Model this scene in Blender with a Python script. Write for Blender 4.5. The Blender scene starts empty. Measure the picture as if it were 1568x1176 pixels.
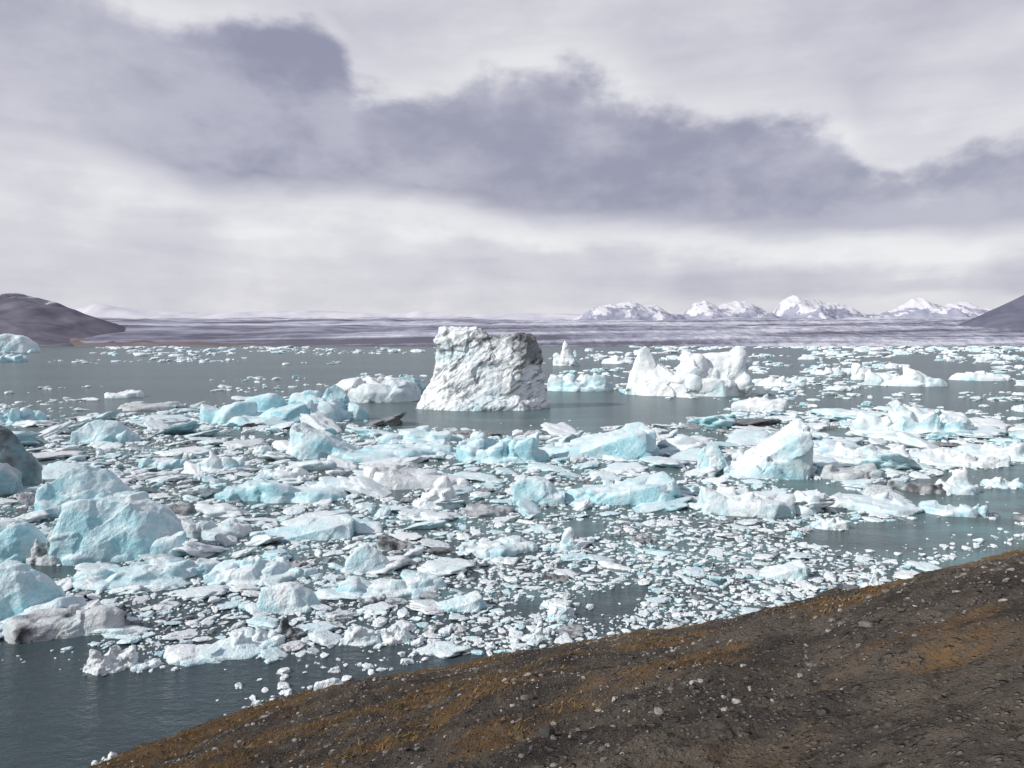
import bpy, bmesh, math, random
import numpy as np
from mathutils import Vector
random.seed(7); rng=np.random.default_rng(7)
sc=bpy.context.scene
sc.view_settings.view_transform='Standard'; sc.view_settings.look='None'; sc.view_settings.exposure=0

# ---------------- site survey: camera on a bank 10 m above the lagoon -------------
H=10.0; F=1132.0; PITCH=math.atan(60/F)
def ray(px,py):
    a=(px-784)/F; b=(588-py)/F
    return np.array([a, math.cos(PITCH)+b*math.sin(PITCH), -math.sin(PITCH)+b*math.cos(PITCH)])
def W(px,py):
    r=ray(px,py); t=H/max(-r[2],1e-4); return np.array([r[0]*t,r[1]*t])
def zat(px,py,d):
    r=ray(px,py); return H+r[2]/r[1]*d
def azel(px,py):
    r=ray(px,py); return math.atan2(r[0],r[1]), math.atan2(r[2],math.hypot(r[0],r[1]))

cam=bpy.data.cameras.new("camera"); co=bpy.data.objects.new("camera",cam); sc.collection.objects.link(co)
cam.lens=26; cam.sensor_width=36; cam.clip_end=120000; cam.clip_start=0.1
co.location=(0,0,H); co.rotation_euler=(math.pi/2-PITCH,0,0); sc.camera=co

# ---------------- numpy noise --------------------
_P=np.random.default_rng(1).permutation(256); _P=np.concatenate([_P,_P,_P])
_G=np.random.default_rng(2).normal(size=(256,3)); _G/=np.linalg.norm(_G,axis=1)[:,None]
def perlin(p):
    i=np.floor(p).astype(np.int64); f=p-i; i&=255
    u=f*f*f*(f*(f*6-15)+10); out=np.zeros(len(p))
    for dx in (0,1):
        a=_P[(i[:,0]+dx)&255]
        for dy in (0,1):
            b=_P[(a+i[:,1]+dy)&255]
            for dz in (0,1):
                g=_G[_P[(b+i[:,2]+dz)&255]]
                d=((f-np.array([dx,dy,dz]))*g).sum(1)
                w=(u[:,0] if dx else 1-u[:,0])*(u[:,1] if dy else 1-u[:,1])*(u[:,2] if dz else 1-u[:,2])
                out+=w*d
    return out
def fbm(p,o=4,g=.5):
    s=0;a=1
    for k in range(o): s=s+a*perlin(p*(2**k)+k*17.3); a*=g
    return s
def ridged(p,o=4):
    s=0;a=1
    for k in range(o): s=s+a*(1-2*np.abs(perlin(p*(2**k)+k*9.1))); a*=.5
    return s-1
def sst(a,b,x):
    t=np.clip((x-a)/(b-a),0,1); return t*t*(3-2*t)
def facet(q,seed,n_=60,ext=(.6,.5,.4)):
    """piecewise planar fracture field: each cell of ice is tilted its own way"""
    r=np.random.default_rng(seed); S=r.uniform(-1,1,(n_,3))*np.array(ext); D=r.normal(size=(n_,3)); D/=np.linalg.norm(D,axis=1)[:,None]; of=r.normal(size=n_)
    qq=q+np.stack([perlin(q*6+1),perlin(q*6+5),perlin(q*6+9)],1)*.05
    d=((qq**2).sum(1)[:,None]-2*qq@S.T+(S**2).sum(1)[None]); k=d.argmin(1)
    return np.clip(((q-S[k])*D[k]).sum(1)*.38,-.06,.06)+of[k]*.012

def make_obj(name,V,Fc,mat,col=None,smooth=True):
    V=np.asarray(V,dtype=np.float32); Fc=np.asarray(Fc,dtype=np.int32)
    me=bpy.data.meshes.new(name); me.vertices.add(len(V)); me.vertices.foreach_set('co',V.ravel())
    k=Fc.shape[1]; me.loops.add(Fc.size); me.loops.foreach_set('vertex_index',Fc.ravel())
    me.polygons.add(len(Fc)); me.polygons.foreach_set('loop_start',np.arange(len(Fc),dtype=np.int32)*k)
    me.update(calc_edges=True)
    me.polygons.foreach_set('use_smooth',np.full(len(Fc),smooth) if isinstance(smooth,bool) else smooth)
    if col is not None:
        at=me.attributes.new('ice','FLOAT_COLOR','POINT')
        c=np.ones((len(V),4),dtype=np.float32); c[:,:3]=col; at.data.foreach_set('color',c.ravel())
    me.materials.append(mat); ob=bpy.data.objects.new(name,me); sc.collection.objects.link(ob); return ob

def ico(sub):
    bm=bmesh.new(); bmesh.ops.create_icosphere(bm,subdivisions=sub,radius=1)
    V=np.array([v.co[:] for v in bm.verts]); Fc=np.array([[v.index for v in f.verts] for f in bm.faces]); bm.free(); return V,Fc

# ---------------- node helper ---------------------
class NT:
    def __init__(s,tree): s.t=tree; s.n=tree.nodes; s.l=tree.links; s.n.clear()
    def new(s,ty,ins=None,**kw):
        nd=s.n.new(ty)
        for k,v in kw.items(): setattr(nd,k,v)
        for k,v in (ins or {}).items(): s.set(nd.inputs[k],v)
        return nd
    def set(s,inp,v):
        if isinstance(v,bpy.types.NodeSocket): s.l.new(v,inp)
        else: inp.default_value=v
    def m(s,op,a,b=0.0,c=None,clamp=False):
        nd=s.new('ShaderNodeMath',{0:a,1:b},operation=op,use_clamp=clamp)
        if c is not None: s.set(nd.inputs[2],c)
        return nd.outputs[0]
    def mr(s,x,a,b,c=0.0,d=1.0,smooth=True):
        nd=s.new('ShaderNodeMapRange',{'Value':x,'From Min':a,'From Max':b,'To Min':c,'To Max':d},interpolation_type='SMOOTHSTEP' if smooth else 'LINEAR')
        return nd.outputs[0]
    def mix(s,f,a,b,mode='MIX'):
        nd=s.n.new('ShaderNodeMix'); nd.data_type='RGBA'; nd.blend_type=mode
        for i,v in ((0,f),(6,a),(7,b)):
            if not isinstance(v,bpy.types.NodeSocket) and i>0 and len(v)==3: v=(*v,1)
            s.set(nd.inputs[i],v)
        return nd.outputs[2]
    def noise(s,vec,scale,detail=4,rough=.55,dist=0.0,out=0):
        nd=s.new('ShaderNodeTexNoise',{'Vector':vec,'Scale':scale,'Detail':detail,'Roughness':rough,'Distortion':dist}); return nd.outputs[out]
    def vscale(s,vec,sc3,off=(0,0,0)):
        nd=s.new('ShaderNodeMapping',{'Vector':vec}); nd.inputs['Scale'].default_value=sc3; nd.inputs['Location'].default_value=off; return nd.outputs[0]
def material(name):
    m=bpy.data.materials.new(name); m.use_nodes=True; return m,NT(m.node_tree)

# ---------------- sky ------------------
SUN_EL=math.radians(34); SUN_AZ=math.radians(-112)
w=bpy.data.worlds.new("World"); sc.world=w; w.use_nodes=True; n=NT(w.node_tree)
try: w.cycles.sampling_method='NONE'
except Exception as ex: print(ex)
tc=n.new('ShaderNodeTexCoord').outputs['Generated']
sep=n.new('ShaderNodeSeparateXYZ',{0:tc})
X,Y,Z=sep.outputs
az=n.m('ARCTAN2',X,Y); el=n.m('ARCSINE',Z)
nB=n.m('SUBTRACT',n.noise(n.vscale(tc,(1,1,1.7),(3,1,2)),9,6,.55,.1),.5)
nC=n.m('SUBTRACT',n.noise(n.vscale(tc,(1,1,7),(0,5,1)),3.4,4,.58,.3),.5)
nD=n.m('SUBTRACT',n.noise(n.vscale(tc,(1,1,2.0),(7,2,0)),2.8,5,.55,.2),.5)
def fcurve(xsock,pts,lo,hi,vmax):
    nd=n.n.new('ShaderNodeFloatCurve'); cu=nd.mapping.curves[0]
    P=[((x-lo)/(hi-lo),y/vmax) for x,y in pts]
    P[0]=(0.0,P[0][1]) if P[0][0]<=0 else P[0]
    cu.points[0].location=P[0]; cu.points[1].location=P[-1]
    for p in P[1:-1]: cu.points.new(*p)
    nd.mapping.update()
    t=n.mr(xsock,lo,hi,0,1,False); n.set(nd.inputs['Value'],t); n.set(nd.inputs['Factor'],1.0)
    return n.m('MULTIPLY',nd.outputs[0],vmax)
def az_pts(L): 
    return [azel(px,py) for px,py in L]
LO,HI=-.8,.8
up=az_pts([(-200,-20),(60,-30),(280,25),(470,40),(560,135),(660,145),(760,105),(880,105),(1040,175),(1270,185),(1340,250),(1440,255),(1500,225),(1600,205),(1800,190)])
lw=az_pts([(-200,200),(60,215),(220,262),(330,300),(550,290),(680,310),(820,335),(1050,352),(1250,360),(1430,358),(1600,352),(1800,345)])
eu=fcurve(az,up,LO,HI,.6); elw=fcurve(az,lw,LO,HI,.6)
stp=[(azel(px,300)[0],v) for px,v in [(-200,.25),(0,.4),(150,.6),(260,.85),(380,.97),(700,.88),(1100,.92),(1300,.9),(1600,.8),(1800,.6)]]
stren=fcurve(az,stp,LO,HI,1.0)
warp_u=n.m('ADD',n.m('MULTIPLY',nB,.12),n.m('MULTIPLY',nD,.02))
warp_l=n.m('ADD',n.m('MULTIPLY',nC,.035),n.m('MULTIPLY',nB,.06))
du=n.m('SUBTRACT',n.m('ADD',el,warp_u),eu)
dl=n.m('SUBTRACT',n.m('ADD',el,warp_l),elw)
bandU=n.mr(du,-.026,.010,1,0); bandL=n.mr(dl,-.010,.022,0,1)
band=n.m('MULTIPLY',n.m('MULTIPLY',bandU,bandL),stren)
bt=n.m('ADD',n.m('MULTIPLY',nD,.75),n.m('MULTIPLY',nB,.75))
bt=n.m('ADD',bt,n.m('MULTIPLY',nC,.5))
vert=fcurve(el,[(0,.90),(.03,.84),(.065,.73),(.10,.73),(.14,.76),(.2,.72),(.35,.67),(.46,.60),(.62,.28),(1.6,.16)],0,1.6,1.0)  # unseen sky overhead is darkened to cut fill light and raise contrast
upc=az_pts([(760,40)])[0]
g1=n.m('MULTIPLY',n.mr(n.m('ABSOLUTE',n.m('SUBTRACT',az,upc[0])),0,.34,1,0),n.mr(el,.22,.42,0,1))
rim=n.m('MULTIPLY',n.mr(n.m('ABSOLUTE',n.m('SUBTRACT',du,.012)),0,.035,1,0),.12)
leftgrey=n.m('MULTIPLY',n.mr(az,-.65,-.3,1,0),n.mr(el,.18,.36,0,1))
rightgrey=n.m('MULTIPLY',n.m('MULTIPLY',n.mr(az,.15,.5,0,1),n.mr(el,.25,.40,0,1)),.10)
lowglow=n.m('MULTIPLY',n.mr(n.m('ABSOLUTE',n.m('SUBTRACT',dl,-.024)),0,.030,1,0),n.mr(az,-.25,.05,.3,1))
veil=n.m('MULTIPLY',n.m('MULTIPLY',n.mr(n.m('ABSOLUTE',n.m('SUBTRACT',el,n.m('ADD',.078,n.m('MULTIPLY',nC,.07)))),.008,.03,1,0),n.mr(az,-.02,.25,0,1)),.22)
tone=n.m('ADD',vert,n.m('MULTIPLY',bt,.8))
tone=n.m('ADD',tone,n.m('MULTIPLY',g1,.12)); tone=n.m('ADD',tone,rim); tone=n.m('SUBTRACT',tone,n.m('ADD',veil,rightgrey))
tone=n.m('SUBTRACT',tone,n.m('MULTIPLY',leftgrey,.18)); tone=n.m('ADD',tone,n.m('MULTIPLY',lowglow,.2),clamp=True)
ramp=n.new('ShaderNodeValToRGB',{0:tone}); cr=ramp.color_ramp
cr.elements[0].position=0.1; cr.elements[0].color=(.37,.37,.455,1)
cr.elements[1].position=1.0; cr.elements[1].color=(.87,.87,.885,1)
e=cr.elements.new(.5); e.color=(.575,.57,.65,1)
e=cr.elements.new(.75); e.color=(.70,.695,.75,1)
bandc=n.mix(n.mr(n.m('ADD',n.m('MULTIPLY',nB,1.2),nD),-.22,.26),(.30,.31,.415),(.48,.48,.58))
cloud=n.mix(band,ramp.outputs[0],bandc)
cloud10=n.mix(1.0,cloud,(10,10,10),'MULTIPLY')
sky=n.new('ShaderNodeTexSky'); sky.sky_type='NISHITA'; sky.sun_disc=False; sky.sun_elevation=SUN_EL; sky.sun_rotation=SUN_AZ
fin=n.mix(.94,sky.outputs[0],cloud10)
bg=n.new('ShaderNodeBackground',{'Color':fin,'Strength':.1})
out=n.new('ShaderNodeOutputWorld',{'Surface':bg.outputs[0]})

sl=bpy.data.lights.new("sun",'SUN'); sl.energy=4.2; sl.angle=math.radians(.6); sl.color=(1,.96,.90)
so=bpy.data.objects.new("sun",sl); sc.collection.objects.link(so)
sd=Vector((math.sin(SUN_AZ)*math.cos(SUN_EL),math.cos(SUN_AZ)*math.cos(SUN_EL),math.sin(SUN_EL)))
so.rotation_euler=sd.to_track_quat('Z','Y').to_euler(); so.location=(-40,-20,60)

# ---------------- materials ------------------
def ice_material():
    m,n=material("ice")
    geo=n.new('ShaderNodeNewGeometry'); P=geo.outputs['Position']
    at=n.new('ShaderNodeAttribute',attribute_name='ice'); s=n.new('ShaderNodeSeparateColor',{0:at.outputs['Color']})
    R,G,B=s.outputs[0],s.outputs[1],s.outputs[2]
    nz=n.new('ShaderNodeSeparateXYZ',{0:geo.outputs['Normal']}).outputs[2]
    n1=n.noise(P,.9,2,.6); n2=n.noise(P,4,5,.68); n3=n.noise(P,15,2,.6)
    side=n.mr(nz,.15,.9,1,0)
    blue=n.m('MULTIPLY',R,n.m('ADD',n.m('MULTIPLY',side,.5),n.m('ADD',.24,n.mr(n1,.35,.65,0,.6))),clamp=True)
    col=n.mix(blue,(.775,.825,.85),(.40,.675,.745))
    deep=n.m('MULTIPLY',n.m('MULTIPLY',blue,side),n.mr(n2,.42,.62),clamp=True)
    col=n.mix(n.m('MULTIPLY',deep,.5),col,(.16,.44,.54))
    sp=n.m('MULTIPLY',n.mr(n2,n.m('SUBTRACT',.74,n.m('MULTIPLY',G,.36)),n.m('SUBTRACT',.82,n.m('MULTIPLY',G,.30))),n.mr(G,0,.12))
    col=n.mix(n.m('MULTIPLY',sp,.85),col,(.09,.09,.095))
    gr=n.mr(n3,.46,.70,0,.5)
    col=n.mix(n.m('MULTIPLY',gr,n.m('ADD',.3,G,clamp=True)),col,(.27,.28,.295))
    col=n.mix(B,col,(.055,.058,.062))
    hb=n.m('ADD',n.m('MULTIPLY',n2,.8),n.m('MULTIPLY',n3,.3))
    bump=n.new('ShaderNodeBump',{'Height':hb,'Strength':.75,'Distance':.15})
    b=n.new('ShaderNodeBsdfPrincipled',{'Base Color':col,'Roughness':.3,'Normal':bump.outputs[0],'IOR':1.31})
    n.new('ShaderNodeOutputMaterial',{'Surface':b.outputs[0]}); return m
ICE=ice_material()

def water_material():
    m,n=material("lagoon_water")
    P=n.new('ShaderNodeNewGeometry').outputs['Position']
    a=n.noise(n.vscale(P,(1,1.6,1)),2.0,4,.65,.3); b2=n.noise(n.vscale(P,(.12,.3,1)),1,3,.55); c=n.noise(n.vscale(P,(1,1.8,1)),9,2,.5)
    patch=n.noise(n.vscale(P,(.006,.02,1)),1,4,.5)
    mlk=n.noise(n.vscale(P,(.10,.16,1)),1,4,.6)
    h=n.m('ADD',n.m('MULTIPLY',a,.09),n.m('ADD',n.m('MULTIPLY',b2,.25),n.m('MULTIPLY',c,.022)))
    bump=n.new('ShaderNodeBump',{'Height':h,'Strength':1.0,'Distance':1.0})
    sp=n.new('ShaderNodeSeparateXYZ',{0:P})
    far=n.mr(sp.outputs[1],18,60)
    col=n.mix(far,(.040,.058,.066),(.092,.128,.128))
    col=n.mix(n.m('MULTIPLY',n.mr(patch,.4,.65),.5),col,(.125,.162,.16))
    near=n.m('MULTIPLY',n.mr(sp.outputs[1],23,30),n.mr(sp.outputs[1],70,130,1,0))
    col=n.mix(n.m('MULTIPLY',n.m('MULTIPLY',near,n.mr(mlk,.42,.66)),.7),col,(.14,.26,.27))
    d=n.new('ShaderNodeBsdfDiffuse',{'Color':col})
    g=n.new('ShaderNodeBsdfGlossy',{'Color':(.92,.95,1,1),'Roughness':.12,'Normal':bump.outputs[0]})
    fr=n.new('ShaderNodeFresnel',{'IOR':1.33,'Normal':bump.outputs[0]})
    f=n.m('MINIMUM',n.m('MULTIPLY',fr.outputs[0],.8),.33)
    mx=n.new('ShaderNodeMixShader',{0:f,1:d.outputs[0],2:g.outputs[0]})
    n.new('ShaderNodeOutputMaterial',{'Surface':mx.outputs[0]}); return m
xs=np.array([-40000,-4000,-400,-40,40,400,4000,40000.]); ys=np.array([-300,5,60,300,2000,8000,40000.])
def gridmesh(name,xs,ys,zf,mat,col=None,smooth=True):
    gx,gy=np.meshgrid(xs,ys); gx=gx.ravel(); gy=gy.ravel(); z=zf(gx,gy)
    nx,ny=len(xs),len(ys); i,j=np.meshgrid(np.arange(nx-1),np.arange(ny-1)); a=(j*nx+i).ravel()
    Fc=np.stack([a,a+1,a+nx+1,a+nx],1)
    return make_obj(name,np.stack([gx,gy,z],1),Fc,mat,col,smooth)
gridmesh("lagoon_water",xs,ys,lambda x,y:x*0,water_material())

# ---------------- distant land: aerial haze is painted in as paler, bluer base colours -----------------
def land_mat(name,ramp_pts,scale,ns=1.0,snow=None,extra=None):
    m,n=material(name); g=n.new('ShaderNodeNewGeometry'); P=g.outputs['Position']
    v=n.noise(n.vscale(P,scale),ns,7,.6,.6)
    zz=n.new('ShaderNodeSeparateXYZ',{0:P})
    if extra: v=extra(n,P,zz,v)
    r=n.new('ShaderNodeValToRGB',{0:v}); cr=r.color_ramp
    cr.elements[0].position=ramp_pts[0][0]; cr.elements[0].color=(*ramp_pts[0][1],1)
    cr.elements[1].position=ramp_pts[-1][0]; cr.elements[1].color=(*ramp_pts[-1][1],1)
    for p,c in ramp_pts[1:-1]: e=cr.elements.new(p); e.color=(*c,1)
    col=r.outputs[0]
    if snow:
        zlo,zhi,sc_,colr,pw=snow
        nn=n.m('SUBTRACT',n.noise(n.vscale(P,sc_),1,8,.62,.4),.5)
        f=n.mr(n.m('ADD',zz.outputs[2],n.m('MULTIPLY',nn,pw)),zlo,zhi)
        col=n.mix(f,col,colr)
    d=n.new('ShaderNodeBsdfDiffuse',{'Color':col}); n.new('ShaderNodeOutputMaterial',{'Surface':d.outputs[0]}); return m
def gl(x,y):
    u=(y-5150)/9500; uc=np.clip(u,0,1)
    p=np.stack([x/3800,y/2600,x*0],1); q=np.stack([x/240,y/340,x*0+3],1)
    east=sst(-1500,2500,x)
    z=uc**.68*470+ fbm(p,3)*240*uc*(1-.5*uc) + ridged(q,4)*26*np.clip(uc*8,0,1)*(.2+.8*east)*(1-.6*uc)
    z+=sst(0,.02,u)*34*(.4+1.2*np.clip(fbm(np.stack([x/500,x*0,x*0+9],1),4)+.4,0,1))
    z=np.where(u<0,-20,z); return z
ysg=np.concatenate([[5100,5149],5151+np.linspace(0,1,190)**1.6*9500])
def gle(n,P,zz,v):
    # medial moraines: long flow bands climbing the ice; debris-rich in the west, cleaner in the east
    rot=n.new('ShaderNodeMapping',{'Vector':P}); rot.inputs['Rotation'].default_value=(0,math.radians(.9),0)
    w_=n.noise(n.vscale(rot.outputs[0],(.00028,.00030,.0135),(3,0,0)),1,4,.62,1.1)
    fine=n.m('SUBTRACT',n.noise(n.vscale(P,(.012,.004,.035)),1,4,.75),.5)
    east=n.mr(zz.outputs[0],-3500,3500,0,1)
    t=n.m('ADD',n.m('MULTIPLY',v,.25),n.m('MULTIPLY',w_,1.05))
    t=n.m('ADD',t,n.m('MULTIPLY',n.m('MULTIPLY',fine,n.m('ADD',east,.25)),.5))
    return n.m('ADD',t,n.m('ADD',-.205,n.m('ADD',n.m('MULTIPLY',east,.035),n.mr(zz.outputs[2],220,520,0,.06))))
GL=land_mat("glacier_ice",[(.33,(.13,.13,.17)),(.40,(.21,.215,.275)),(.47,(.30,.31,.385)),(.54,(.395,.41,.49)),(.60,(.60,.61,.66)),(.65,(.44,.455,.53)),(.76,(.64,.65,.69))],(.00035,.0016,.004),1.0,
   snow=(540,640,(.0004,.0016,.004),(.62,.63,.68),400),extra=gle)
gridmesh("glacier",np.linspace(-13000,16000,520),ysg,gl,GL)
def mo(x,y):
    e=sst(-250,-1100,x); e=e*(.6+.4*sst(-1200,-2600,x))
    c=np.exp(-((y-5350)/190)**2)
    return -6+e*c*(54+26*fbm(np.stack([x/300,y/200,x*0],1),4))
MO=land_mat("moraine_gravel",[(.35,(.12,.10,.105)),(.5,(.17,.14,.145)),(.65,(.25,.225,.25))],(.002,.006,.02),1)
gridmesh("moraine_hill",np.linspace(-7500,-200,320),np.linspace(4950,5900,40),mo,MO)
def prof(L,d):
    xs=np.array([(px-784)/F*d for px,_ in L]); zs=np.array([zat(px,py,d) for px,py in L]); return xs,zs
def ridge(name,L,d,hw,mat,nz,xr,seed,amp=.25,nx=300,ny=70,jag=.04,shp=1.15):
    px,pz=prof(L,d)
    def f(x,y):
        env=np.clip(1-np.abs(y-d)/hw,0,1)**shp
        base=np.interp(x,px,pz)
        r=ridged(np.stack([x/nz,y/nz,x*0+seed],1),6)*amp
        s=ridged(np.stack([x/(nz*.35),y/(nz*.8),x*0+seed+5],1),4)*jag
        return (base*(1+s*(base>60)))*env*(1+r*(1-env)*2.2)-5
    return gridmesh(name,np.linspace(xr[0],xr[1],nx),np.linspace(d-hw,d+hw,ny),f,mat)
SNOWM=land_mat("snowy_rock_hazed",[(.35,(.24,.255,.34)),(.6,(.33,.345,.43))],(.002,.002,.004),1,snow=(770,850,(.0036,.0016,.0030),(.58,.59,.64),2300))  # haze over the far peaks is mixed into both rock and snow colours
L=[(840,500),(888,486),(905,472),(935,466),(962,462),(985,469),(1002,467),(1022,480),(1045,484),(1062,467),(1075,462),(1095,471),(1125,460),(1150,466),(1165,475),(1187,484),(1199,462),(1212,454),(1238,459),(1262,463),(1288,468),(1308,480),(1345,482),(1375,470),(1392,459),(1404,456),(1420,465),(1445,468),(1470,463),(1486,467),(1500,471),(1525,480),(1560,482),(1700,486)]
ridge("snowy_mountain_range",L,18000,3000,SNOWM,1500,((840-784)/F*18000,(1700-784)/F*18000),3.3,.42,640,130,.075,1.0)
L=[(-900,470),(100,478),(150,464),(190,469),(250,475),(330,479),(420,475),(470,474),(560,478),(600,480),(640,475),(660,477),(720,481),(800,478),(830,479),(880,480),(960,480),(1100,476),(1300,476),(1500,477),(1700,484),(2000,486)]
ICM=land_mat("ice_cap_snow",[(.35,(.44,.45,.53)),(.6,(.60,.605,.655))],(.0008,.001,.004),1)
ridge("ice_cap",L,21500,2000,ICM,2400,(-24000,18000),8.1,.08,500,50,.02)
HILL=land_mat("basalt_slope_hazed",[(.35,(.11,.105,.14)),(.5,(.155,.15,.19)),(.65,(.20,.195,.235))],(.004,.004,.008),1,snow=(400,450,(.006,.003,.006),(.55,.56,.62),560))  # basalt tones lightened to paint haze over the hill
L=[(-700,400),(-400,425),(-150,440),(0,451),(30,448),(70,457),(95,465),(125,478),(150,487),(175,500),(215,520),(250,540)]
ridge("basalt_hill",L,6100,1500,HILL,900,(-8200,-2700),1.7,.3,300,90,.03)
HILL2=land_mat("basalt_slope_dark",[(.35,(.105,.11,.155)),(.5,(.13,.135,.185)),(.65,(.155,.16,.21))],(.004,.004,.008),1)
L=[(1430,535),(1478,495),(1500,484),(1530,470),(1568,449),(1640,415),(1800,360),(2400,300)]
ridge("basalt_hill",L,6600,1500,HILL2,900,(3700,9400),5.7,.2,300,90,.02)

# ---------------- icebergs -----------------
def hull(points):
    bm=bmesh.new()
    for p in points: bm.verts.new(p)
    r=bmesh.ops.convex_hull(bm,input=bm.verts[:])
    junk=[g for g in r['geom_interior']+r['geom_unused'] if isinstance(g,bmesh.types.BMVert)]
    if junk: bmesh.ops.delete(bm,geom=list(set(junk)),context='VERTS')
    bmesh.ops.triangulate(bm,faces=bm.faces[:]); bm.verts.index_update()
    V=np.array([v.co[:] for v in bm.verts]); Fc=np.array([[v.index for v in f.verts] for f in bm.faces]); bm.free(); return V,Fc
def remesh(parts,voxel,smooth=3):
    off=0;VV=[];FF=[]
    for V,Fc in parts: VV.append(V); FF.append(Fc+off); off+=len(V)
    V=np.concatenate(VV); Fc=np.concatenate(FF)
    me=bpy.data.meshes.new("t"); me.from_pydata(V.tolist(),[],Fc.tolist()); ob=bpy.data.objects.new("t",me); sc.collection.objects.link(ob)
    md=ob.modifiers.new("r",'REMESH'); md.mode='VOXEL'; md.voxel_size=voxel
    if smooth: ms=ob.modifiers.new("s",'SMOOTH'); ms.factor=.5; ms.iterations=smooth
    dg=bpy.context.evaluated_depsgraph_get(); ev=ob.evaluated_get(dg); m2=ev.to_mesh(); m2.calc_loop_triangles()
    V=np.empty(len(m2.vertices)*3,dtype=np.float32); m2.vertices.foreach_get('co',V); V=V.reshape(-1,3).astype(float)
    N=np.empty(len(m2.vertices)*3,dtype=np.float32); m2.vertices.foreach_get('normal',N); N=N.reshape(-1,3).astype(float)
    T=np.empty(len(m2.loop_triangles)*3,dtype=np.int32); m2.loop_triangles.foreach_get('vertices',T); T=T.reshape(-1,3)
    ev.to_mesh_clear(); bpy.data.objects.remove(ob); bpy.data.meshes.remove(me); return V,T,N
U=random.uniform
def ring(k,z,r,j=.15,cx=0,cy=0,zj=0):
    o=[]; ph=random.random()*6
    for i in range(k):
        a=ph+i*2*math.pi/k+U(-.3,.3); rr=r*U(1-j,1+j*.4)
        o.append((cx+math.cos(a)*rr,cy+math.sin(a)*rr,z+U(-zj,zj)))
    return o
def box_chunk(cx,cy,r,h,tilt=.25,top=.65,slope=.3):
    sx=U(-tilt,tilt); sl_=U(-slope,slope)*h; sy=U(-slope,slope)*h*.6
    pts=ring(6,-.35,r,.2,cx,cy)+ring(5,h*.5,r*.92,.2,cx+sx*.1,cy,h*.08)
    pts+=[(x,y,z+sl_*(x-cx)/r+sy*(y-cy)/r) for x,y,z in ring(5,h*.85,r*top,.25,cx+sx*.3,cy,h*.06)]
    return pts
def style_parts(style):
    P=[]
    if style=='block': P.append(box_chunk(0,0,1,1,.4,.72,.2)); P.append(box_chunk(U(-.4,.4),-.4,.5,.55)); P.append(box_chunk(U(-.7,.7),-.2,.35,.4))
    elif style=='loaf':   # smooth melted trapezoid with a shallow hollow in its face
        P.append([(-.98,-.5,-.3),(-.95,.6,-.3),(-.1,-.75,-.3),(-.95,-.4,.35),(-.85,-.25,.84),(-.6,-.2,.93),(.1,-.15,.98),(.3,.5,.9),(-.9,.4,.8),(-.3,-.75,.3),(.45,-.5,-.3),(.25,-.5,.5)])
        P.append([(-.5,-.6,-.3),(.98,-.4,-.3),(.9,.6,-.3),(.3,-.9,-.3),(.25,-.76,.32),(.15,-.45,.86),(-.45,-.1,.96),(.4,0,.84),(.8,-.2,.45),(.96,-.3,.1),(.7,.5,.5),(0,.5,.97),(-.4,-.5,.4)])
        P.append(ring(9,-.3,.95,.1)+ring(8,.08,.85,.1))
        for k in range(3): a=U(-.8,.8); P.append(box_chunk(a,U(-.75,-.3),U(.16,.32),U(.15,.45),.4,.7,.5))
    elif style=='fin':
        P.append([(-.95,-.4,-.3),(-.9,.5,-.3),(.95,-.4,-.3),(.9,.5,-.3),(-.9,-.2,.5),(-.35,-.1,.92),(-.1,0,1.0),(.3,0,.85),(.9,-.1,.25),(-.6,.3,.6),(0,-.6,.3),(.5,.3,.5)])
        for k in range(2): a=U(-.7,.7); P.append(box_chunk(a,U(-.6,-.2),U(.2,.35),U(.25,.5),.4,.7,.5))
    elif style=='dome':
        P.append(ring(9,-.35,.95,.12)+ring(7,.3,.95,.14)+ring(6,.66,.74,.15,zj=.08))
        for k in range(7): a=U(-.6,.6); P.append(box_chunk(a,U(-.5,.4)*(1-abs(a)),U(.2,.42),U(.6,1.0)*(1-.3*abs(a)),.4,.7))
    elif style=='peak':
        c=U(-.35,.35); sg=-1 if c>0 else 1
        P.append([(c-.35,-.3,-.3),(c+.35,-.4,-.3),(c,.5,-.3),(c+.25*sg,-.2,.5),(c-.1*sg,-.15,1.0),(c+.12*sg,.1,.9),(c-.3*sg,.1,.55),(c+.75*sg,-.1,-.2),(c+.7*sg,.3,-.2),(c+.5*sg,-.3,.2)])
        P.append(ring(8,-.35,.92,.15)+ring(6,.22,.8,.2,c*.3,0,.08)); 
        for k in range(5): a=U(-.7,.7); P.append(box_chunk(a,U(-.4,.3),U(.18,.38),U(.3,.72)*(1-.4*abs(a-c)),.5,.6,.5))
    elif style=='slab':
        for k in range(3): a=U(-.42,.42); P.append(box_chunk(a,U(-.25,.25),U(.5,.66),U(.5,.75),.1,.85,.25))
        for k in range(8):
            a=U(-.8,.8); P.append(box_chunk(a,U(-.5,.6)*(1-abs(a)),U(.12,.34),U(.6,1.1),.4,.75,.4))
    elif style=='pile':
        P.append(ring(12,-.3,.9,.2)+ring(9,.15,.82,.2,zj=.06))
        for k in range(14):
            a=U(-.76,.76); P.append(box_chunk(a,U(-.5,.5)*(1-abs(a)),U(.16,.36),U(.4,.95)*(1-.35*abs(a)),.5,.75,.45))
    elif style=='wedge':
        sg=random.choice([-1,1])
        P.append([(-.9*sg,-.7,-.3),(-.95*sg,.6,-.3),(.7*sg,-.8,-.3),(.85*sg,.7,-.3),(-.85*sg,-.4,.12),(-.8*sg,.5,.15),(.45*sg,-.65,.75),(.6*sg,.5,1.0),(.75*sg,-.3,.85),(0,-.7,.45)])
        for k in range(7): a=U(-.8,.8); P.append(box_chunk(a,U(-.7,.2)*(1-abs(a)*.5),U(.12,.3),U(.2,.5)+.25*(a*sg>0),.4,.7,.5))
    return P
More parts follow.
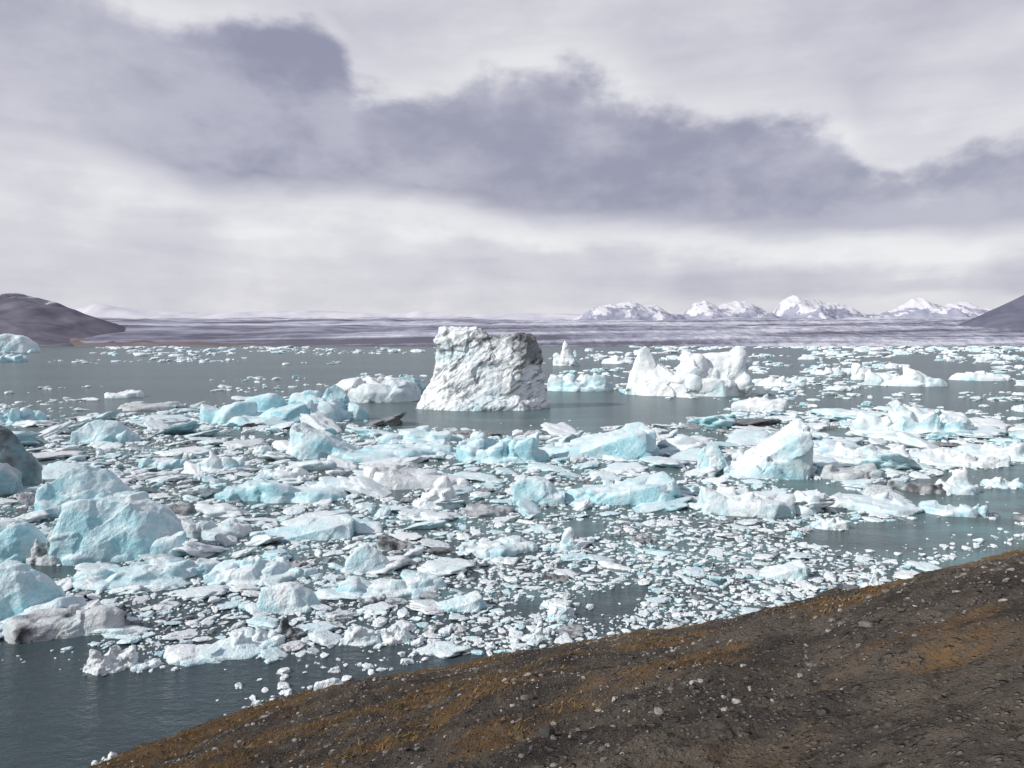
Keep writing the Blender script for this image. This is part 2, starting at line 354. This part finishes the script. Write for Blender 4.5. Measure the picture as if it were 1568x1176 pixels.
hero_keep=[]
def berg_object(name,parts,origin,rot,voxel,W_,blue,dirt,seed,smooth=3,amp=1.0,dark=0.0,groove=None,fac=1.0):
    V,T,N=remesh(parts,voxel,smooth)
    q=V/W_
    o=np.array([seed*3.1,seed*1.7,seed*.9])
    if groove is not None:
        qa=V@groove
        big=np.stack([fbm(V*np.array([.22,.3,.16])+o,3),fbm(V*.2+o+4,2)*.5,fbm(V*np.array([.35,.3,.1])+o+9,4)*.8],1)
        V=V+big*np.clip((V[:,2]+1)/4,0,1)[:,None]*np.array([1.5,1.0,1.2])
        V=V+N*(ridged(qa+fbm(V*.35+o,2)[:,None]*.8,4)*.38*amp*(.45+.8*np.clip(fbm(V*.25+o+7,2)+.4,0,1)))[:,None]
        V=V+N*(fbm(V*.9+o,4)*.25*amp+facet(q,5,110,(.55,.35,.6))*4)[:,None]
    else:
        disp=fbm(q*2.6+o,2)*.05+ridged(q*5+o,4)*(.012+.008*fac)+fbm(q*18+o,2)*.006+facet(q,int(seed)+1,60,(.6,.4,.3))*.85*fac
        V=V+N*(disp*W_*amp)[:,None]
    q=V/W_
    bl=np.clip(blue+fbm(q*3+o+5,3)*.8-.2*V[:,2]/max(V[:,2].max(),.1),0,1)
    tilt=np.array([.25,.15,1.0]); st=(V@tilt)/W_*9+fbm(q*4+o,3)*1.6
    stripes=np.clip(ridged(np.stack([st*.5,q[:,0]*1.2,q[:,1]],1)+o,2)-.35,0,1)
    di=np.clip(dirt*(.55+.9*fbm(q*3.5+o+11,3)+1.4*stripes),0,1) if dirt>0 else np.zeros(len(V))
    dk=np.clip(dark*(1+.9*fbm(q*6+o,3)),0,1)+ (np.clip((di-.45)*2.4,0,.85) if dirt>.25 else 0)
    c=np.stack([bl,di,np.clip(dk,0,.95)],1)
    ob=make_obj(name,V,T,ICE,c); ob.location=(origin[0],origin[1],0); ob.rotation_euler=(0,0,rot); return ob
def hero(name,l,r,top,base,style,blue=.5,dirt=.05,dark=0.0,dr=None,amp=1.0,seed=None):
    seed=seed if seed is not None else (l*7+base*3)%97
    random.seed(int(l*13+base*7+r))
    if dr is None: dr={'slab':.95,'pile':.65,'dome':.65,'block':.7,'peak':.65,'wedge':.7,'loaf':.6,'fin':.5}[style]
    cx=(l+r)/2; f=W(cx,base); df=np.linalg.norm(f); k=f[1]/F; dep=(r-l)*k*dr
    c=f*(1+dep/2/df); wid=(r-l)*c[1]/F*1.05
    dt=c[1] if style in('peak','block','loaf','fin') else c[1]+dep*.25
    h=max(zat(cx,top,dt),(.07 if style=='slab' else .13)*wid)
    if style=='slab': h=min(h,.18*wid)
    P=[]
    for pts in style_parts(style):
        pts=[(x*wid/2,y*dep/2,z*h*1.02) for x,y,z in pts]; P.append(hull(pts))
    soft=style in('loaf','fin')
    ob=berg_object(name,P,c,-math.atan2(c[0],c[1])*.7,wid/min(max((r-l)/2.0,38),92),wid,blue,dirt,seed,7 if soft else 1,amp*min(1,.2+1.5*h/wid),dark,None,.25 if soft else .75)
    hero_keep.append((c[0],c[1],wid/2*.92,dep/2*.92))
    return ob

# main grounded iceberg
c=W(738,628); c=c*(1+4.5/np.linalg.norm(c)); S=c[1]/F
def pl(px): return (px-738)*S
body=[(pl(650),-1,-2),(pl(690),-4.6,-2),(pl(770),-4.6,-2),(pl(828),-1.5,-2),(pl(832),4,-2),(pl(655),5,-2),
 (pl(660),-1.5,3.2),(pl(690),-3.8,3.8),(pl(775),-4,4.2),(pl(830),-1,4.5),(pl(832),1.5,3.2),
 (pl(672),0,8.0),(pl(682),-1.2,11.0),(pl(690),2.5,11.8),(pl(735),-2.2,11.3),(pl(780),-2,10.7),(pl(804),0,10.9),(pl(798),4,10.8),(pl(822),.5,8.2),(pl(800),-3,8)]
cap=[(pl(672),-1.2,9.9),(pl(680),-1.4,12.2),(pl(694),-2.0,12.8),(pl(712),-2.4,12.4),(pl(748),-2.3,11.6),(pl(735),-2.9,9.9),(pl(700),-2.5,9.5),(pl(684),2,12.6),(pl(738),2,12.1),(pl(720),2,9)]
rt=[(pl(768),-2.6,10.6),(pl(788),-2.2,11.9),(pl(806),-1.9,11.6),(pl(813),0,11.1),(pl(826),-.6,8),(pl(800),-2.9,8.2),(pl(808),3,11.2),(pl(775),2,11.0),(pl(830),1,6)]
toe=[(pl(634),-1,-1.5),(pl(640),-1.2,.4),(pl(660),-3.4,.9),(pl(700),-5.6,.6),(pl(745),-6,.5),(pl(800),-5,.9),(pl(840),-1,1.0),(pl(840),2,1),(pl(700),-6,-1.5),(pl(800),-5.4,-1.5),(pl(842),0,-1.5),(pl(664),-1,4.2),(pl(700),-3.5,3.8),(pl(780),-3.6,2.6),(pl(646),3,1.0)]
s30=math.radians(36)
G=np.array([[math.cos(s30)*.10,-math.sin(s30)*.55,.0],[.16,.2,.25],[math.sin(s30)*.10,math.cos(s30)*.55,0]])
main=berg_object("iceberg",[hull(b) for b in (body,cap,rt,toe)],c,0,.115,19,.08,.30,4,2,1.0,0,G)
me=main.data; V=np.empty(len(me.vertices)*3,dtype=np.float32); me.vertices.foreach_get('co',V); V=V.reshape(-1,3).astype(float)
A=np.empty(len(V)*4,dtype=np.float32); me.attributes['ice'].data.foreach_get('color',A); A=A.reshape(-1,4)
rim_=sst(4.6,6.6,V[:,0]+fbm(V*.5,3)*2.6)*sst(5.0,8.5,V[:,2]+fbm(V*.4+4,3)*3)
VG=V@(G*np.array([1.6,2.0,1.4]))+fbm(V*.4,2)[:,None]*.7
band_=sst(.26,.52,ridged(VG+7,4)-.12+fbm(V*.35+3,3)*.6)
thin=sst(.55,.8,ridged(V@(G*np.array([1.2,3.6,1.2]))+fbm(V*.5+8,2)[:,None]*.5,2)+fbm(V*.5+31,2)*.4)
clean=sst(1.2,-.6,V[:,0]+fbm(V*.4,2)*2)*sst(8.4,9.4,V[:,2]+fbm(V*.4+2,2)*2)
seam=np.exp(-((V[:,2]-(9.5+.16*(V[:,0]+6))+fbm(V*.5+1,3)*1.4)/.3)**2)*sst(2.5,.5,V[:,0])
crack=np.exp(-((V[:,0]+5.0+.25*(V[:,2]-10)+fbm(V*.5+12,3)*1.2)/.22)**2)*sst(7,9,V[:,2])
top_=sst(10.2,11.2,V[:,2]+fbm(V*.8+1,3)*1.5)*sst(-1.5,1.5,V[:,0])
A[:,2]=np.clip(rim_*.72+(band_*.62+thin*.4)*(1-clean)+seam*.75+top_*.55+crack*.6,0,.88); A[:,1]=np.clip(A[:,1]*(1-clean)*1.1+rim_*.3+.06,0,1)
me.attributes['ice'].data.foreach_set('color',A.ravel()); hero_keep.append((c[0],c[1],10.3,6))

# white saddle iceberg
c=W(1050,607); c=c*(1+5/np.linalg.norm(c)); S=c[1]/F
def ql(px): return (px-1050)*S
def qz(py): return zat(1050,py,c[1])
A_=[(ql(957),0,-1.5),(ql(1020),-4,-1.5),(ql(1035),3,-1.5),(ql(958),-1,1.2),(ql(965),0,4.5),(ql(982),-.6,qz(536)),(ql(988),.2,qz(531)),(ql(1003),-.6,qz(545)),(ql(1028),-1.8,4.5),(ql(970),3,3)]
B_=[(ql(960),-1,-1.5),(ql(1000),-4.6,-1.5),(ql(1100),-5,-1.5),(ql(1144),-1,-1.5),(ql(1140),4,-1.5),(ql(970),4,-1.5),(ql(985),-3.2,3.2),(ql(1100),-4.2,3.2),(ql(1135),-1,4.2),(ql(1060),2,5.2),(ql(975),1,4)]
C_=[(ql(1040),-2.8,2),(ql(1105),-4.2,2),(ql(1144),-1,2),(ql(1142),3,2),(ql(1045),2,2),(ql(1034),-1.4,5.6),(ql(1050),-.5,qz(545)),(ql(1095),-1.6,qz(547)),(ql(1128),-1,qz(541)),(ql(1142),0,qz(550)),(ql(1120),2,qz(543)),(ql(1060),2,qz(545))]
parts=[hull(A_),hull(B_),hull(C_)]; random.seed(15); iV,iF=ico(3)
for (x,y,r) in ((1049,541,1.2),(1066,544,1.1),(1108,542,1.2),(1126,536,1.5),(1135,546,1.3)):
    parts.append((iV*np.array([r*1.1,r,r])+np.array([ql(x),-.6,qz(y)-r]),iF))
for k in range(9):
    x=U(1045,1132); r=U(1.2,2.1); z=U(1.5,6.0); parts.append((iV*np.array([r,r*.8,r*1.3])+np.array([ql(x),-3.3+.16*z,z]),iF))
berg_object("iceberg",parts,c,-.12,.15,22,.12,0.0,9,5,.7,0,None,.6); hero_keep.append((c[0],c[1],12.5,6))

HL=[ # left,right,top,base,style,blue,dirt,dark,name
(500,655,566,617,'dome',.25,.6,0,'iceberg'),(605,656,574,612,'loaf',.9,.1,.25,'iceberg'),(308,545,590,652,'pile',1.0,.03,0,'iceberg'),
(487,545,588,640,'fin',1.0,0,0,'iceberg'),
(845,893,522,560,'peak',.15,.5,0,'iceberg'),(836,940,563,600,'pile',.5,.02,0,'iceberg'),
(1115,1207,603,631,'dome',.2,.06,0,'iceberg'),(1303,1337,556,582,'block',.15,0,0,'iceberg'),
(1337,1440,563,592,'pile',.3,0,0,'iceberg'),(1150,1235,572,592,'pile',.3,0,0,'iceberg'),(920,975,543,557,'pile',.2,0,0,'iceberg'),
(1450,1545,569,584,'slab',.3,0,0,'iceberg'),(1240,1290,556,574,'pile',.25,0,0,'iceberg'),
(0,58,511,540,'loaf',.5,.05,0,'iceberg'),(-20,42,542,555,'slab',.8,0,0,'iceberg'),
(-30,56,612,652,'pile',.95,.02,0,'iceberg'),(112,212,640,680,'fin',1.0,.02,0,'iceberg'),
(-60,58,645,748,'fin',.6,.3,.62,'iceberg'),(-80,30,700,765,'block',.8,.2,.3,'iceberg'),
(180,315,614,630,'slab',.2,.6,.3,'ice_floe'),(155,225,597,610,'slab',.1,.1,0,'ice_floe'),
(1310,1492,616,668,'pile',.4,.1,0,'iceberg'),(1395,1490,622,664,'dome',.35,.02,0,'iceberg'),
(565,712,655,682,'pile',.6,.05,0,'ice_floe'),(434,560,645,704,'wedge',.7,.02,0,'ice_floe'),
(470,700,680,712,'slab',.9,0,0,'ice_floe'),(692,850,656,712,'pile',.95,.02,0,'iceberg'),(820,1022,648,706,'wedge',.95,.03,0,'iceberg'),
(1066,1116,672,726,'fin',.6,.03,0,'iceberg'),(1100,1252,645,735,'wedge',.55,.15,0,'iceberg'),(1240,1347,690,740,'slab',.25,.65,.3,'ice_floe'),
(1245,1400,672,712,'pile',.15,.5,0,'ice_floe'),(1380,1535,680,716,'pile',.2,.5,0,'ice_floe'),(1470,1640,665,708,'pile',.5,.1,0,'iceberg'),
(785,862,730,776,'loaf',.8,.02,0,'iceberg'),(862,1050,722,777,'wedge',1.0,.02,0,'iceberg'),
(1060,1245,736,800,'slab',.4,.45,0,'ice_floe'),(1232,1396,750,790,'slab',.5,.25,0,'ice_floe'),
(1365,1460,735,758,'slab',.1,.6,.75,'ice_floe'),(1410,1500,714,757,'peak',.3,.2,0,'iceberg'),(1498,1562,727,748,'pile',.5,.0,0,'ice_floe'),
(1405,1515,765,795,'slab',.8,.0,0,'ice_floe'),(1515,1600,783,802,'slab',.1,.7,.75,'ice_floe'),
(545,722,706,752,'wedge',.1,.55,.05,'ice_floe'),(622,722,730,782,'peak',.15,.35,0,'ice_floe'),
(340,540,732,778,'slab',.9,.05,0,'ice_floe'),(400,470,705,735,'slab',.2,.2,0,'ice_floe'),
(65,216,709,790,'fin',.95,0,0,'iceberg'),(100,287,754,862,'loaf',.85,.0,0,'iceberg'),(50,135,800,865,'pile',.2,.7,.35,'iceberg'),
(-40,75,795,865,'loaf',.9,.05,0,'iceberg'),(-60,97,868,950,'loaf',.95,.03,0,'iceberg'),(-10,205,916,1000,'slab',.1,.75,.25,'ice_floe'),
(110,335,848,902,'pile',.8,.05,0,'ice_floe'),(288,405,778,832,'slab',.4,.5,.15,'ice_floe'),(385,560,793,832,'wedge',.9,.05,0,'ice_floe'),
(310,480,842,900,'pile',.6,.2,0,'ice_floe'),(528,602,833,880,'fin',.4,.05,0,'ice_floe'),(500,682,878,922,'pile',.7,.04,0,'ice_floe'),
(398,492,893,940,'loaf',.6,.0,0,'ice_floe'),(520,592,948,992,'pile',.3,.0,0,'ice_floe'),(580,632,950,988,'pile',.2,.0,0,'ice_floe'),
(125,208,975,1034,'pile',.1,.45,.1,'ice_floe'),(205,252,1000,1028,'slab',.5,.0,0,'ice_floe'),(255,425,975,1028,'slab',.45,.05,0,'ice_floe'),
(330,425,955,1000,'pile',.2,.1,0,'ice_floe'),(418,476,943,982,'peak',.3,.7,.8,'ice_floe'),
(660,748,905,940,'wedge',.6,.0,0,'ice_floe'),(838,893,808,845,'peak',.35,.0,0,'ice_floe'),(828,885,905,938,'slab',.45,.0,0,'ice_floe'),
(802,842,950,984,'peak',.3,.0,0,'ice_floe'),(836,880,925,952,'block',.4,.0,0,'ice_floe'),(480,542,1040,1088,'loaf',.5,.05,0,'ice_floe'),(528,552,1050,1080,'block',.1,.6,.8,'ice_floe'),
(385,440,1077,1096,'slab',.3,.0,0,'ice_floe'),(140,212,1148,1182,'pile',.2,.1,0,'ice_floe'),(1317,1350,873,905,'peak',.3,.0,0,'ice_floe'),
(1160,1240,855,890,'wedge',.5,.05,0,'ice_floe'),(1240,1295,785,812,'pile',.2,.3,0,'ice_floe'),(700,830,820,860,'slab',.7,.05,0,'ice_floe'),
(250,335,765,790,'slab',.15,.7,.6,'ice_floe'),(570,640,818,845,'wedge',.1,.7,.7,'ice_floe'),
(215,300,690,720,'slab',.7,.1,0,'ice_floe'),(300,385,690,725,'pile',.5,.05,0,'ice_floe'),
(420,470,845,875,'slab',.1,.8,.5,'ice_floe'),(160,200,920,945,'pile',.1,.8,.8,'ice_floe'),(820,880,875,893,'pile',.1,.7,.7,'ice_floe'),
(700,790,770,795,'slab',.1,.6,.5,'ice_floe'),(960,1010,815,835,'slab',.1,.7,.6,'ice_floe'),(650,700,672,690,'slab',.1,.7,.5,'ice_floe'),
]
for a in HL:
    hero(a[8],a[0],a[1],a[2],a[3],a[4],a[5],a[6],a[7])

# ---------------- brash ice (merged mass) ----------------
def variants(sub,k,seed,pw=24,lo=.42):
    r=np.random.default_rng(seed); V,Fc=ico(sub); out=[]
    for i in range(k):
        K=9; nn=r.normal(size=(K,3)); nn/=np.linalg.norm(nn,axis=1)[:,None]; nn[0]=[r.normal()*.15,r.normal()*.15,1]; nn[0]/=np.linalg.norm(nn[0])
        d=r.uniform(lo,.95,K); d[0]=r.uniform(.4,.7)
        q=np.maximum(V@nn.T,0)/d; rad=(np.power(q,pw).sum(1)+1)**(-1/pw)
        rad=rad*(1+fbm(V*1.7+i*5.3,3)*.34+(ridged(V*2.4+i*2.3,3)*.10 if sub>2 else 0))
        if sub>3: rad=rad*(1+facet(V,seed*50+i,40,(1,1,1))*1.8)
        out.append(V*rad[:,None])
    return out,Fc
LIB={4:variants(4,18,11),3:variants(3,22,12),2:variants(2,24,13)}
def merge(name,items,mat):
    VV=[];FF=[];CC=[];SS=[];off=0
    items=np.array(items); vi=rng.integers(0,1000,len(items))
    for sub in (2,3,4):
        lib,Fc=LIB[sub]
        for k in range(len(lib)):
            sel=items[(items[:,0]==sub)&(vi%len(lib)==k)]
            if len(sel)==0: continue
            v=lib[k]; n_=len(sel); sc3=sel[:,3:6]
            P=v[None]*sc3[:,None,:]
            t=sel[:,8][:,None]; cz,sz=np.cos(t),np.sin(t)
            x=P[:,:,0]*cz-P[:,:,2]*sz; z=P[:,:,0]*sz+P[:,:,2]*cz; y=P[:,:,1]
            a=sel[:,7][:,None]; ca,sa=np.cos(a),np.sin(a)
            X=x*ca-y*sa+sel[:,1][:,None]; Y=x*sa+y*ca+sel[:,2][:,None]; Z=z+sel[:,6][:,None]
            VV.append(np.stack([X,Y,Z],2).reshape(-1,3))
            FF.append((Fc[None]+(np.arange(n_)*len(v))[:,None,None]+off).reshape(-1,3)); off+=n_*len(v)
            CC.append(np.repeat(sel[:,9:12],len(v),axis=0)); SS.append(np.full(n_*len(Fc),sub==4))
    return make_obj(name,np.concatenate(VV),np.concatenate(FF),mat,np.concatenate(CC),np.concatenate(SS))
def inpoly(px,py,poly):
    ins=np.zeros(len(px),bool); n_=len(poly)
    for i in range(n_):
        x1,y1=poly[i]; x2,y2=poly[(i+1)%n_]
        cnd=((y1>py)!=(y2>py)); xi=(x2-x1)*(py-y1)/((y2-y1) if y2!=y1 else 1e-9)+x1
        ins^=cnd&(px<xi)
    return ins
FIELD=[(-60,645),(180,636),(320,622),(430,606),(545,640),(640,655),(800,662),(1000,652),(1100,640),(1200,632),(1400,625),(1500,645),(1650,665),(1650,715),(1560,712),(1500,722),(1370,738),(1360,760),(1400,795),(1250,805),(1235,830),(1330,852),(1430,870),(1400,892),(1300,912),(1150,945),(960,980),(800,1002),(680,1003),(620,985),(540,985),(450,1005),(260,1015),(130,985),(110,1000),(-60,985)]
grid={}; CS=2.0
def free(x,y,r,f=.82):
    gx,gy=int(x//CS),int(y//CS); R=int((r+2.5)//CS)+1
    for i in range(gx-R,gx+R+1):
        for j in range(gy-R,gy+R+1):
            for (a,b,q) in grid.get((i,j),()):
                if (a-x)**2+(b-y)**2<((r+q)*f)**2: return False
    return True
def inhero(x,y):
    for (a,b,rx,ry) in hero_keep:
        if ((x-a)/(rx*.84))**2+((y-b)/(ry*.84))**2<1: return True
    return False
items=[]
def tone(small=False):
    u=random.random()
    if u<(.62 if small else .46): return U(.0,.35),U(0,.35),0
    if u<.82: return U(.4,.95),U(0,.12),0
    if u<.94: return U(.0,.3),U(.35,.85),U(0,.25)
    return .1,.7,U(.4,.85)
random.seed(3)
def scatter(N,wlo,whi,sub,check,hlo,hhi,hole):
    px=rng.uniform(-60,1640,N); py=rng.uniform(608,1010,N)
    ok=inpoly(px,py,FIELD); px=px[ok]; py=py[ok]
    wp=np.array([W(a,b) for a,b in zip(px,py)])
    hn=fbm(np.stack([wp[:,0]*.12,wp[:,1]*.12,wp[:,0]*0+4],1),3)
    for i in range(len(px)):
        if hn[i]>hole: continue
        fine = 700<px[i]<1330 and 785<py[i]<1000
        wpx=U(wlo**.5,whi**.5)**2
        if fine and wpx>26: wpx*=.45
        x,y=wp[i]; r=wpx*y/F/2
        if inhero(x,y): continue
        if check:
            if not free(x,y,r*.8,check): continue
            grid.setdefault((int(x//CS),int(y//CS)),[]).append((x,y,r*.8))
        hz=r*U(hlo,hhi)*(1.6 if random.random()<.12 else 1); b,d,k=tone(wlo<20)
        items.append((sub,x,y,r,r*U(.45,1),hz,hz*U(-.05,.3),random.gauss(0,.9),random.gauss(0,.16),b,d,k))
scatter(1300,45,130,4,.85,.12,.28,.20)
scatter(4500,22,45,3,.85,.2,.46,.24)
scatter(13000,10,22,3,.87,.26,.6,.27)
scatter(21000,4,10,2,.75,.35,.8,.32)
for (a,b,rx,ry) in hero_keep[2:]:
    if b>130: continue
    for k in range(14):
        t=U(0,6.28); x=a+math.cos(t)*rx*U(.95,1.15); y=b+math.sin(t)*ry*U(.95,1.15); r=U(3,10)*b/F/1.6; hz=r*U(.4,.8); bb,d,kk=tone(True)
        items.append((3,x,y,r,r*U(.5,1),hz,hz*.15,U(0,6.28),random.gauss(0,.25),bb,d,kk))
for i in range(500):
    px=U(-40,1600); py=U(980,1040) if px<650 else U(640,900)
    x,y=W(px,py); r=U(2,7)*y/F/2
    if px<650 and random.random()<(py-975)/60: continue
    if inhero(x,y): continue
    hz=r*.5; b,d,k=tone(True); items.append((2,x,y,r,r*.7,hz,0,U(0,6),0,b,d,0))
for i in range(420):
    s=U(3,52); bul=1.6*math.exp(-((s-9)/9)**2); t=-bul-abs(random.gauss(.3,.9))
    x=-10+.874*s+.486*t; y=17+.486*s-.874*t; r=.05+.22*random.random()**2.2; hz=r*.6; b,d,k=tone(True); items.append((3,x,y,r,r*U(.5,.9),hz,hz*.2,U(0,6),random.gauss(0,.2),b*.4,d*.5,0))
merge("brash_ice",items,ICE)
random.seed(21); items=[]
pyv=532.2+rng.random(5200)**1.6*112; pxv=rng.uniform(-120,1690,5200)
cl=fbm(np.stack([pxv/170,pyv/14,pxv*0+2],1),3)
for i in range(len(pxv)):
    px,py=pxv[i],pyv[i]
    right=px>900
    thr=-.02 if right else .12
    if py<542: thr-=.12
    if 545<px<1100 and py>612: continue
    if px<300 and 555<py<600: thr+=.2
    if cl[i]<thr: continue
    x,y=W(px,py)
    if inhero(x,y): continue
    sz=U(1.8,4.2)**2*(1.35 if right else 1); 
    if random.random()<.06: sz*=1.9
    r=sz*y/F/2; hz=min(r*U(.25,.7), 7.0)
    b=U(0,.5) if random.random()<.8 else U(.5,.95)
    items.append((3 if sz>12 else 2,x,y,r,r*U(.5,1),hz,hz*.1,U(0,6.28),random.gauss(0,.08),b,U(0,.15) if random.random()<.93 else .6,0))
merge("drift_ice",items,ICE)

# ---------------- bank -----------------
def bank_xy(s,t): return -10+.874*s+.486*t, 17+.486*s-.874*t
def bul_f(s): return 1.6*np.exp(-((s-9)/9)**2)-1.0*sst(4,-4,s)
def bank_z(s,t):
    tt=t+bul_f(s)
    z=.42*tt
    z=np.where(tt>19.5,.42*19.5+(tt-19.5)*.12,z)
    p=np.stack([s,t,s*0],1)
    z=z+fbm(p*.28+3,3)*.38*sst(-1,4,tt)+fbm(p*1.3,4)*.12+fbm(p*5,4)*.05+np.abs(perlin(p*2.2+9))*.08
    ln=11.8+fbm(np.stack([s*.35,s*0,s*0+7],1),3)*2.0
    e=sst(5,10,s)
    st=sst(ln-.25,ln+.15,t)*e
    z=z+.55*st-.28*e+ridged(p*1.4+5,4)*.18*np.exp(-((t-ln+.2)/.7)**2)*e
    return z
def moss_f(s,t):
    tt=t+bul_f(s); p=np.stack([s*.8,t*1.3,s*0+1],1)
    f=fbm(p*.55,4)*1.1; edge=sst(5.5,0.3,tt)*.64; low=sst(9,-6,s)*sst(14,4,t)*.32
    near=np.exp(-((t-8.5)/3.0)**2)*sst(14,4,s)*.30
    return sst(.06,.46,f+edge+low+near-.03)
def bank_mat():
    m,n=material("gravel_ground"); P=n.new('ShaderNodeNewGeometry').outputs['Position']
    at=n.new('ShaderNodeAttribute',attribute_name='ice'); s=n.new('ShaderNodeSeparateColor',{0:at.outputs['Color']})
    a=n.noise(P,.9,4,.62); b=n.noise(P,11,5,.74)
    col=n.mix(n.mr(a,.35,.65),(.055,.050,.047),(.118,.102,.086))
    def stones(scale,th):
        vo=n.new('ShaderNodeTexVoronoi',{'Vector':P,'Scale':scale}); vc=n.new('ShaderNodeSeparateColor',{0:vo.outputs['Color']}).outputs[0]
        return n.m('MULTIPLY',n.mr(vc,th,1.0),n.mr(vo.outputs['Distance'],.25,.5,1,0))
    st=stones(24.0,.4); st2=stones(9.0,.65)
    col=n.mix(n.m('MULTIPLY',st,.7),col,(.23,.22,.205))
    col=n.mix(n.m('MULTIPLY',st2,.5),col,(.17,.155,.14))
    col=n.mix(n.mr(b,.50,.68,0,.8),col,(.018,.016,.015))
    mo=n.m('MULTIPLY',s.outputs[0],n.mr(n.noise(P,5,5,.7),.34,.60))
    col=n.mix(n.m('MULTIPLY',mo,.78),col,n.mix(b,(.10,.06,.028),(.27,.165,.075)))
    h=n.m('ADD',n.m('MULTIPLY',b,1.2),n.m('ADD',n.m('MULTIPLY',st,.55),n.m('MULTIPLY',st2,.8)))
    bu=n.new('ShaderNodeBump',{'Height':h,'Strength':1.0,'Distance':.09})
    d=n.new('ShaderNodeBsdfDiffuse',{'Color':col,'Roughness':.9,'Normal':bu.outputs[0]}); n.new('ShaderNodeOutputMaterial',{'Surface':d.outputs[0]}); return m
sv=np.concatenate([np.linspace(-60,-14,40)[:-1],np.linspace(-14,52,1000),np.linspace(52,130,60)[1:]])
tv=np.concatenate([np.linspace(-6,-3.2,10)[:-1],np.linspace(-3.2,18,380),np.linspace(18,70,60)[1:]])
gs,gt=np.meshgrid(sv,tv); gs=gs.ravel(); gt=gt.ravel(); bx,by=bank_xy(gs,gt); bz=bank_z(gs,gt)
nx,ny=len(sv),len(tv); i,j=np.meshgrid(np.arange(nx-1),np.arange(ny-1)); a=(j*nx+i).ravel(); Fc=np.stack([a,a+nx,a+nx+1,a+1],1)
ms=moss_f(gs,gt); make_obj("gravel_bank",np.stack([bx,by,bz],1),Fc,bank_mat(),np.stack([ms,ms*0,ms*0],1))
def peb_mat():
    m,n=material("pebble_stone"); at=n.new('ShaderNodeAttribute',attribute_name='ice'); P=n.new('ShaderNodeNewGeometry').outputs['Position']
    col=n.mix(n.mr(n.noise(P,60,2,.6),.4,.8),at.outputs['Color'],(.05,.048,.045)); 
    d=n.new('ShaderNodeBsdfDiffuse',{'Color':col}); n.new('ShaderNodeOutputMaterial',{'Surface':d.outputs[0]}); return m
N=60000; s=rng.uniform(-6,48,N); t=rng.uniform(-1.5,16,N)
pc=fbm(np.stack([s*.5,t*.5,s*0+13],1),3)
keep=rng.random(N)<np.clip(.75+pc*1.5-moss_f(s,t)*.4,0.05,1); s=s[keep];t=t[keep]
x,y=bank_xy(s,t); z=bank_z(s,t); dd=np.hypot(x,y); items=[]
for i in range(len(s)):
    r=.010+.045*random.random()**5+.0006*dd[i]*random.random()
    if random.random()<.012: r*=2.2
    g=random.choice([.06,.08,.11,.16,.24,.36]); 
    items.append((2,x[i],y[i],r,r*U(.55,1),r*U(.4,.8),z[i]+r*.15,U(0,6.28),random.gauss(0,.3),g*1.06,g,g*.92))
merge("pebbles",items,peb_mat())
N=18000; s=rng.uniform(-14,50,N*6); t=rng.uniform(-1.6,15,N*6); mfv=moss_f(s,t); cl=fbm(np.stack([s*1.8,t*1.8,s*0+6],1),2)
k=(rng.random(len(s))<mfv*.5)&(cl>-.12); s=s[k][:N]; t=t[k][:N]
B=6; s=np.repeat(s,B)+rng.normal(0,.04,len(s)*B); t=np.repeat(t,B)+rng.normal(0,.04,len(t)*B)
x,y=bank_xy(s,t); z=bank_z(s,t); n_=len(x); hgt=rng.uniform(.02,.085,n_); wd=rng.uniform(.004,.010,n_); an=rng.uniform(0,6.28,n_)
lx=rng.normal(0,.05,n_)+.03; ly=rng.normal(0,.05,n_)-.03
p0=np.stack([x-np.cos(an)*wd,y-np.sin(an)*wd,z-.01],1); p1=np.stack([x+np.cos(an)*wd,y+np.sin(an)*wd,z-.01],1); p2=np.stack([x+lx,y+ly,z+hgt],1)
V=np.stack([p0,p1,p2],1).reshape(-1,3); g=rng.uniform(.5,1.3,n_); base=np.array([.23,.15,.075]); 
gc=np.where(rng.random(n_)[:,None]<.2,np.array([.18,.17,.075]),base)*g[:,None]
m,nn=material("dry_grass"); at=nn.new('ShaderNodeAttribute',attribute_name='ice'); d=nn.new('ShaderNodeBsdfDiffuse',{'Color':at.outputs['Color']}); nn.new('ShaderNodeOutputMaterial',{'Surface':d.outputs[0]})
make_obj("dry_grass",V,np.arange(n_*3).reshape(-1,3),m,np.repeat(gc,3,axis=0),False)
print("OBJ",len(bpy.data.objects))
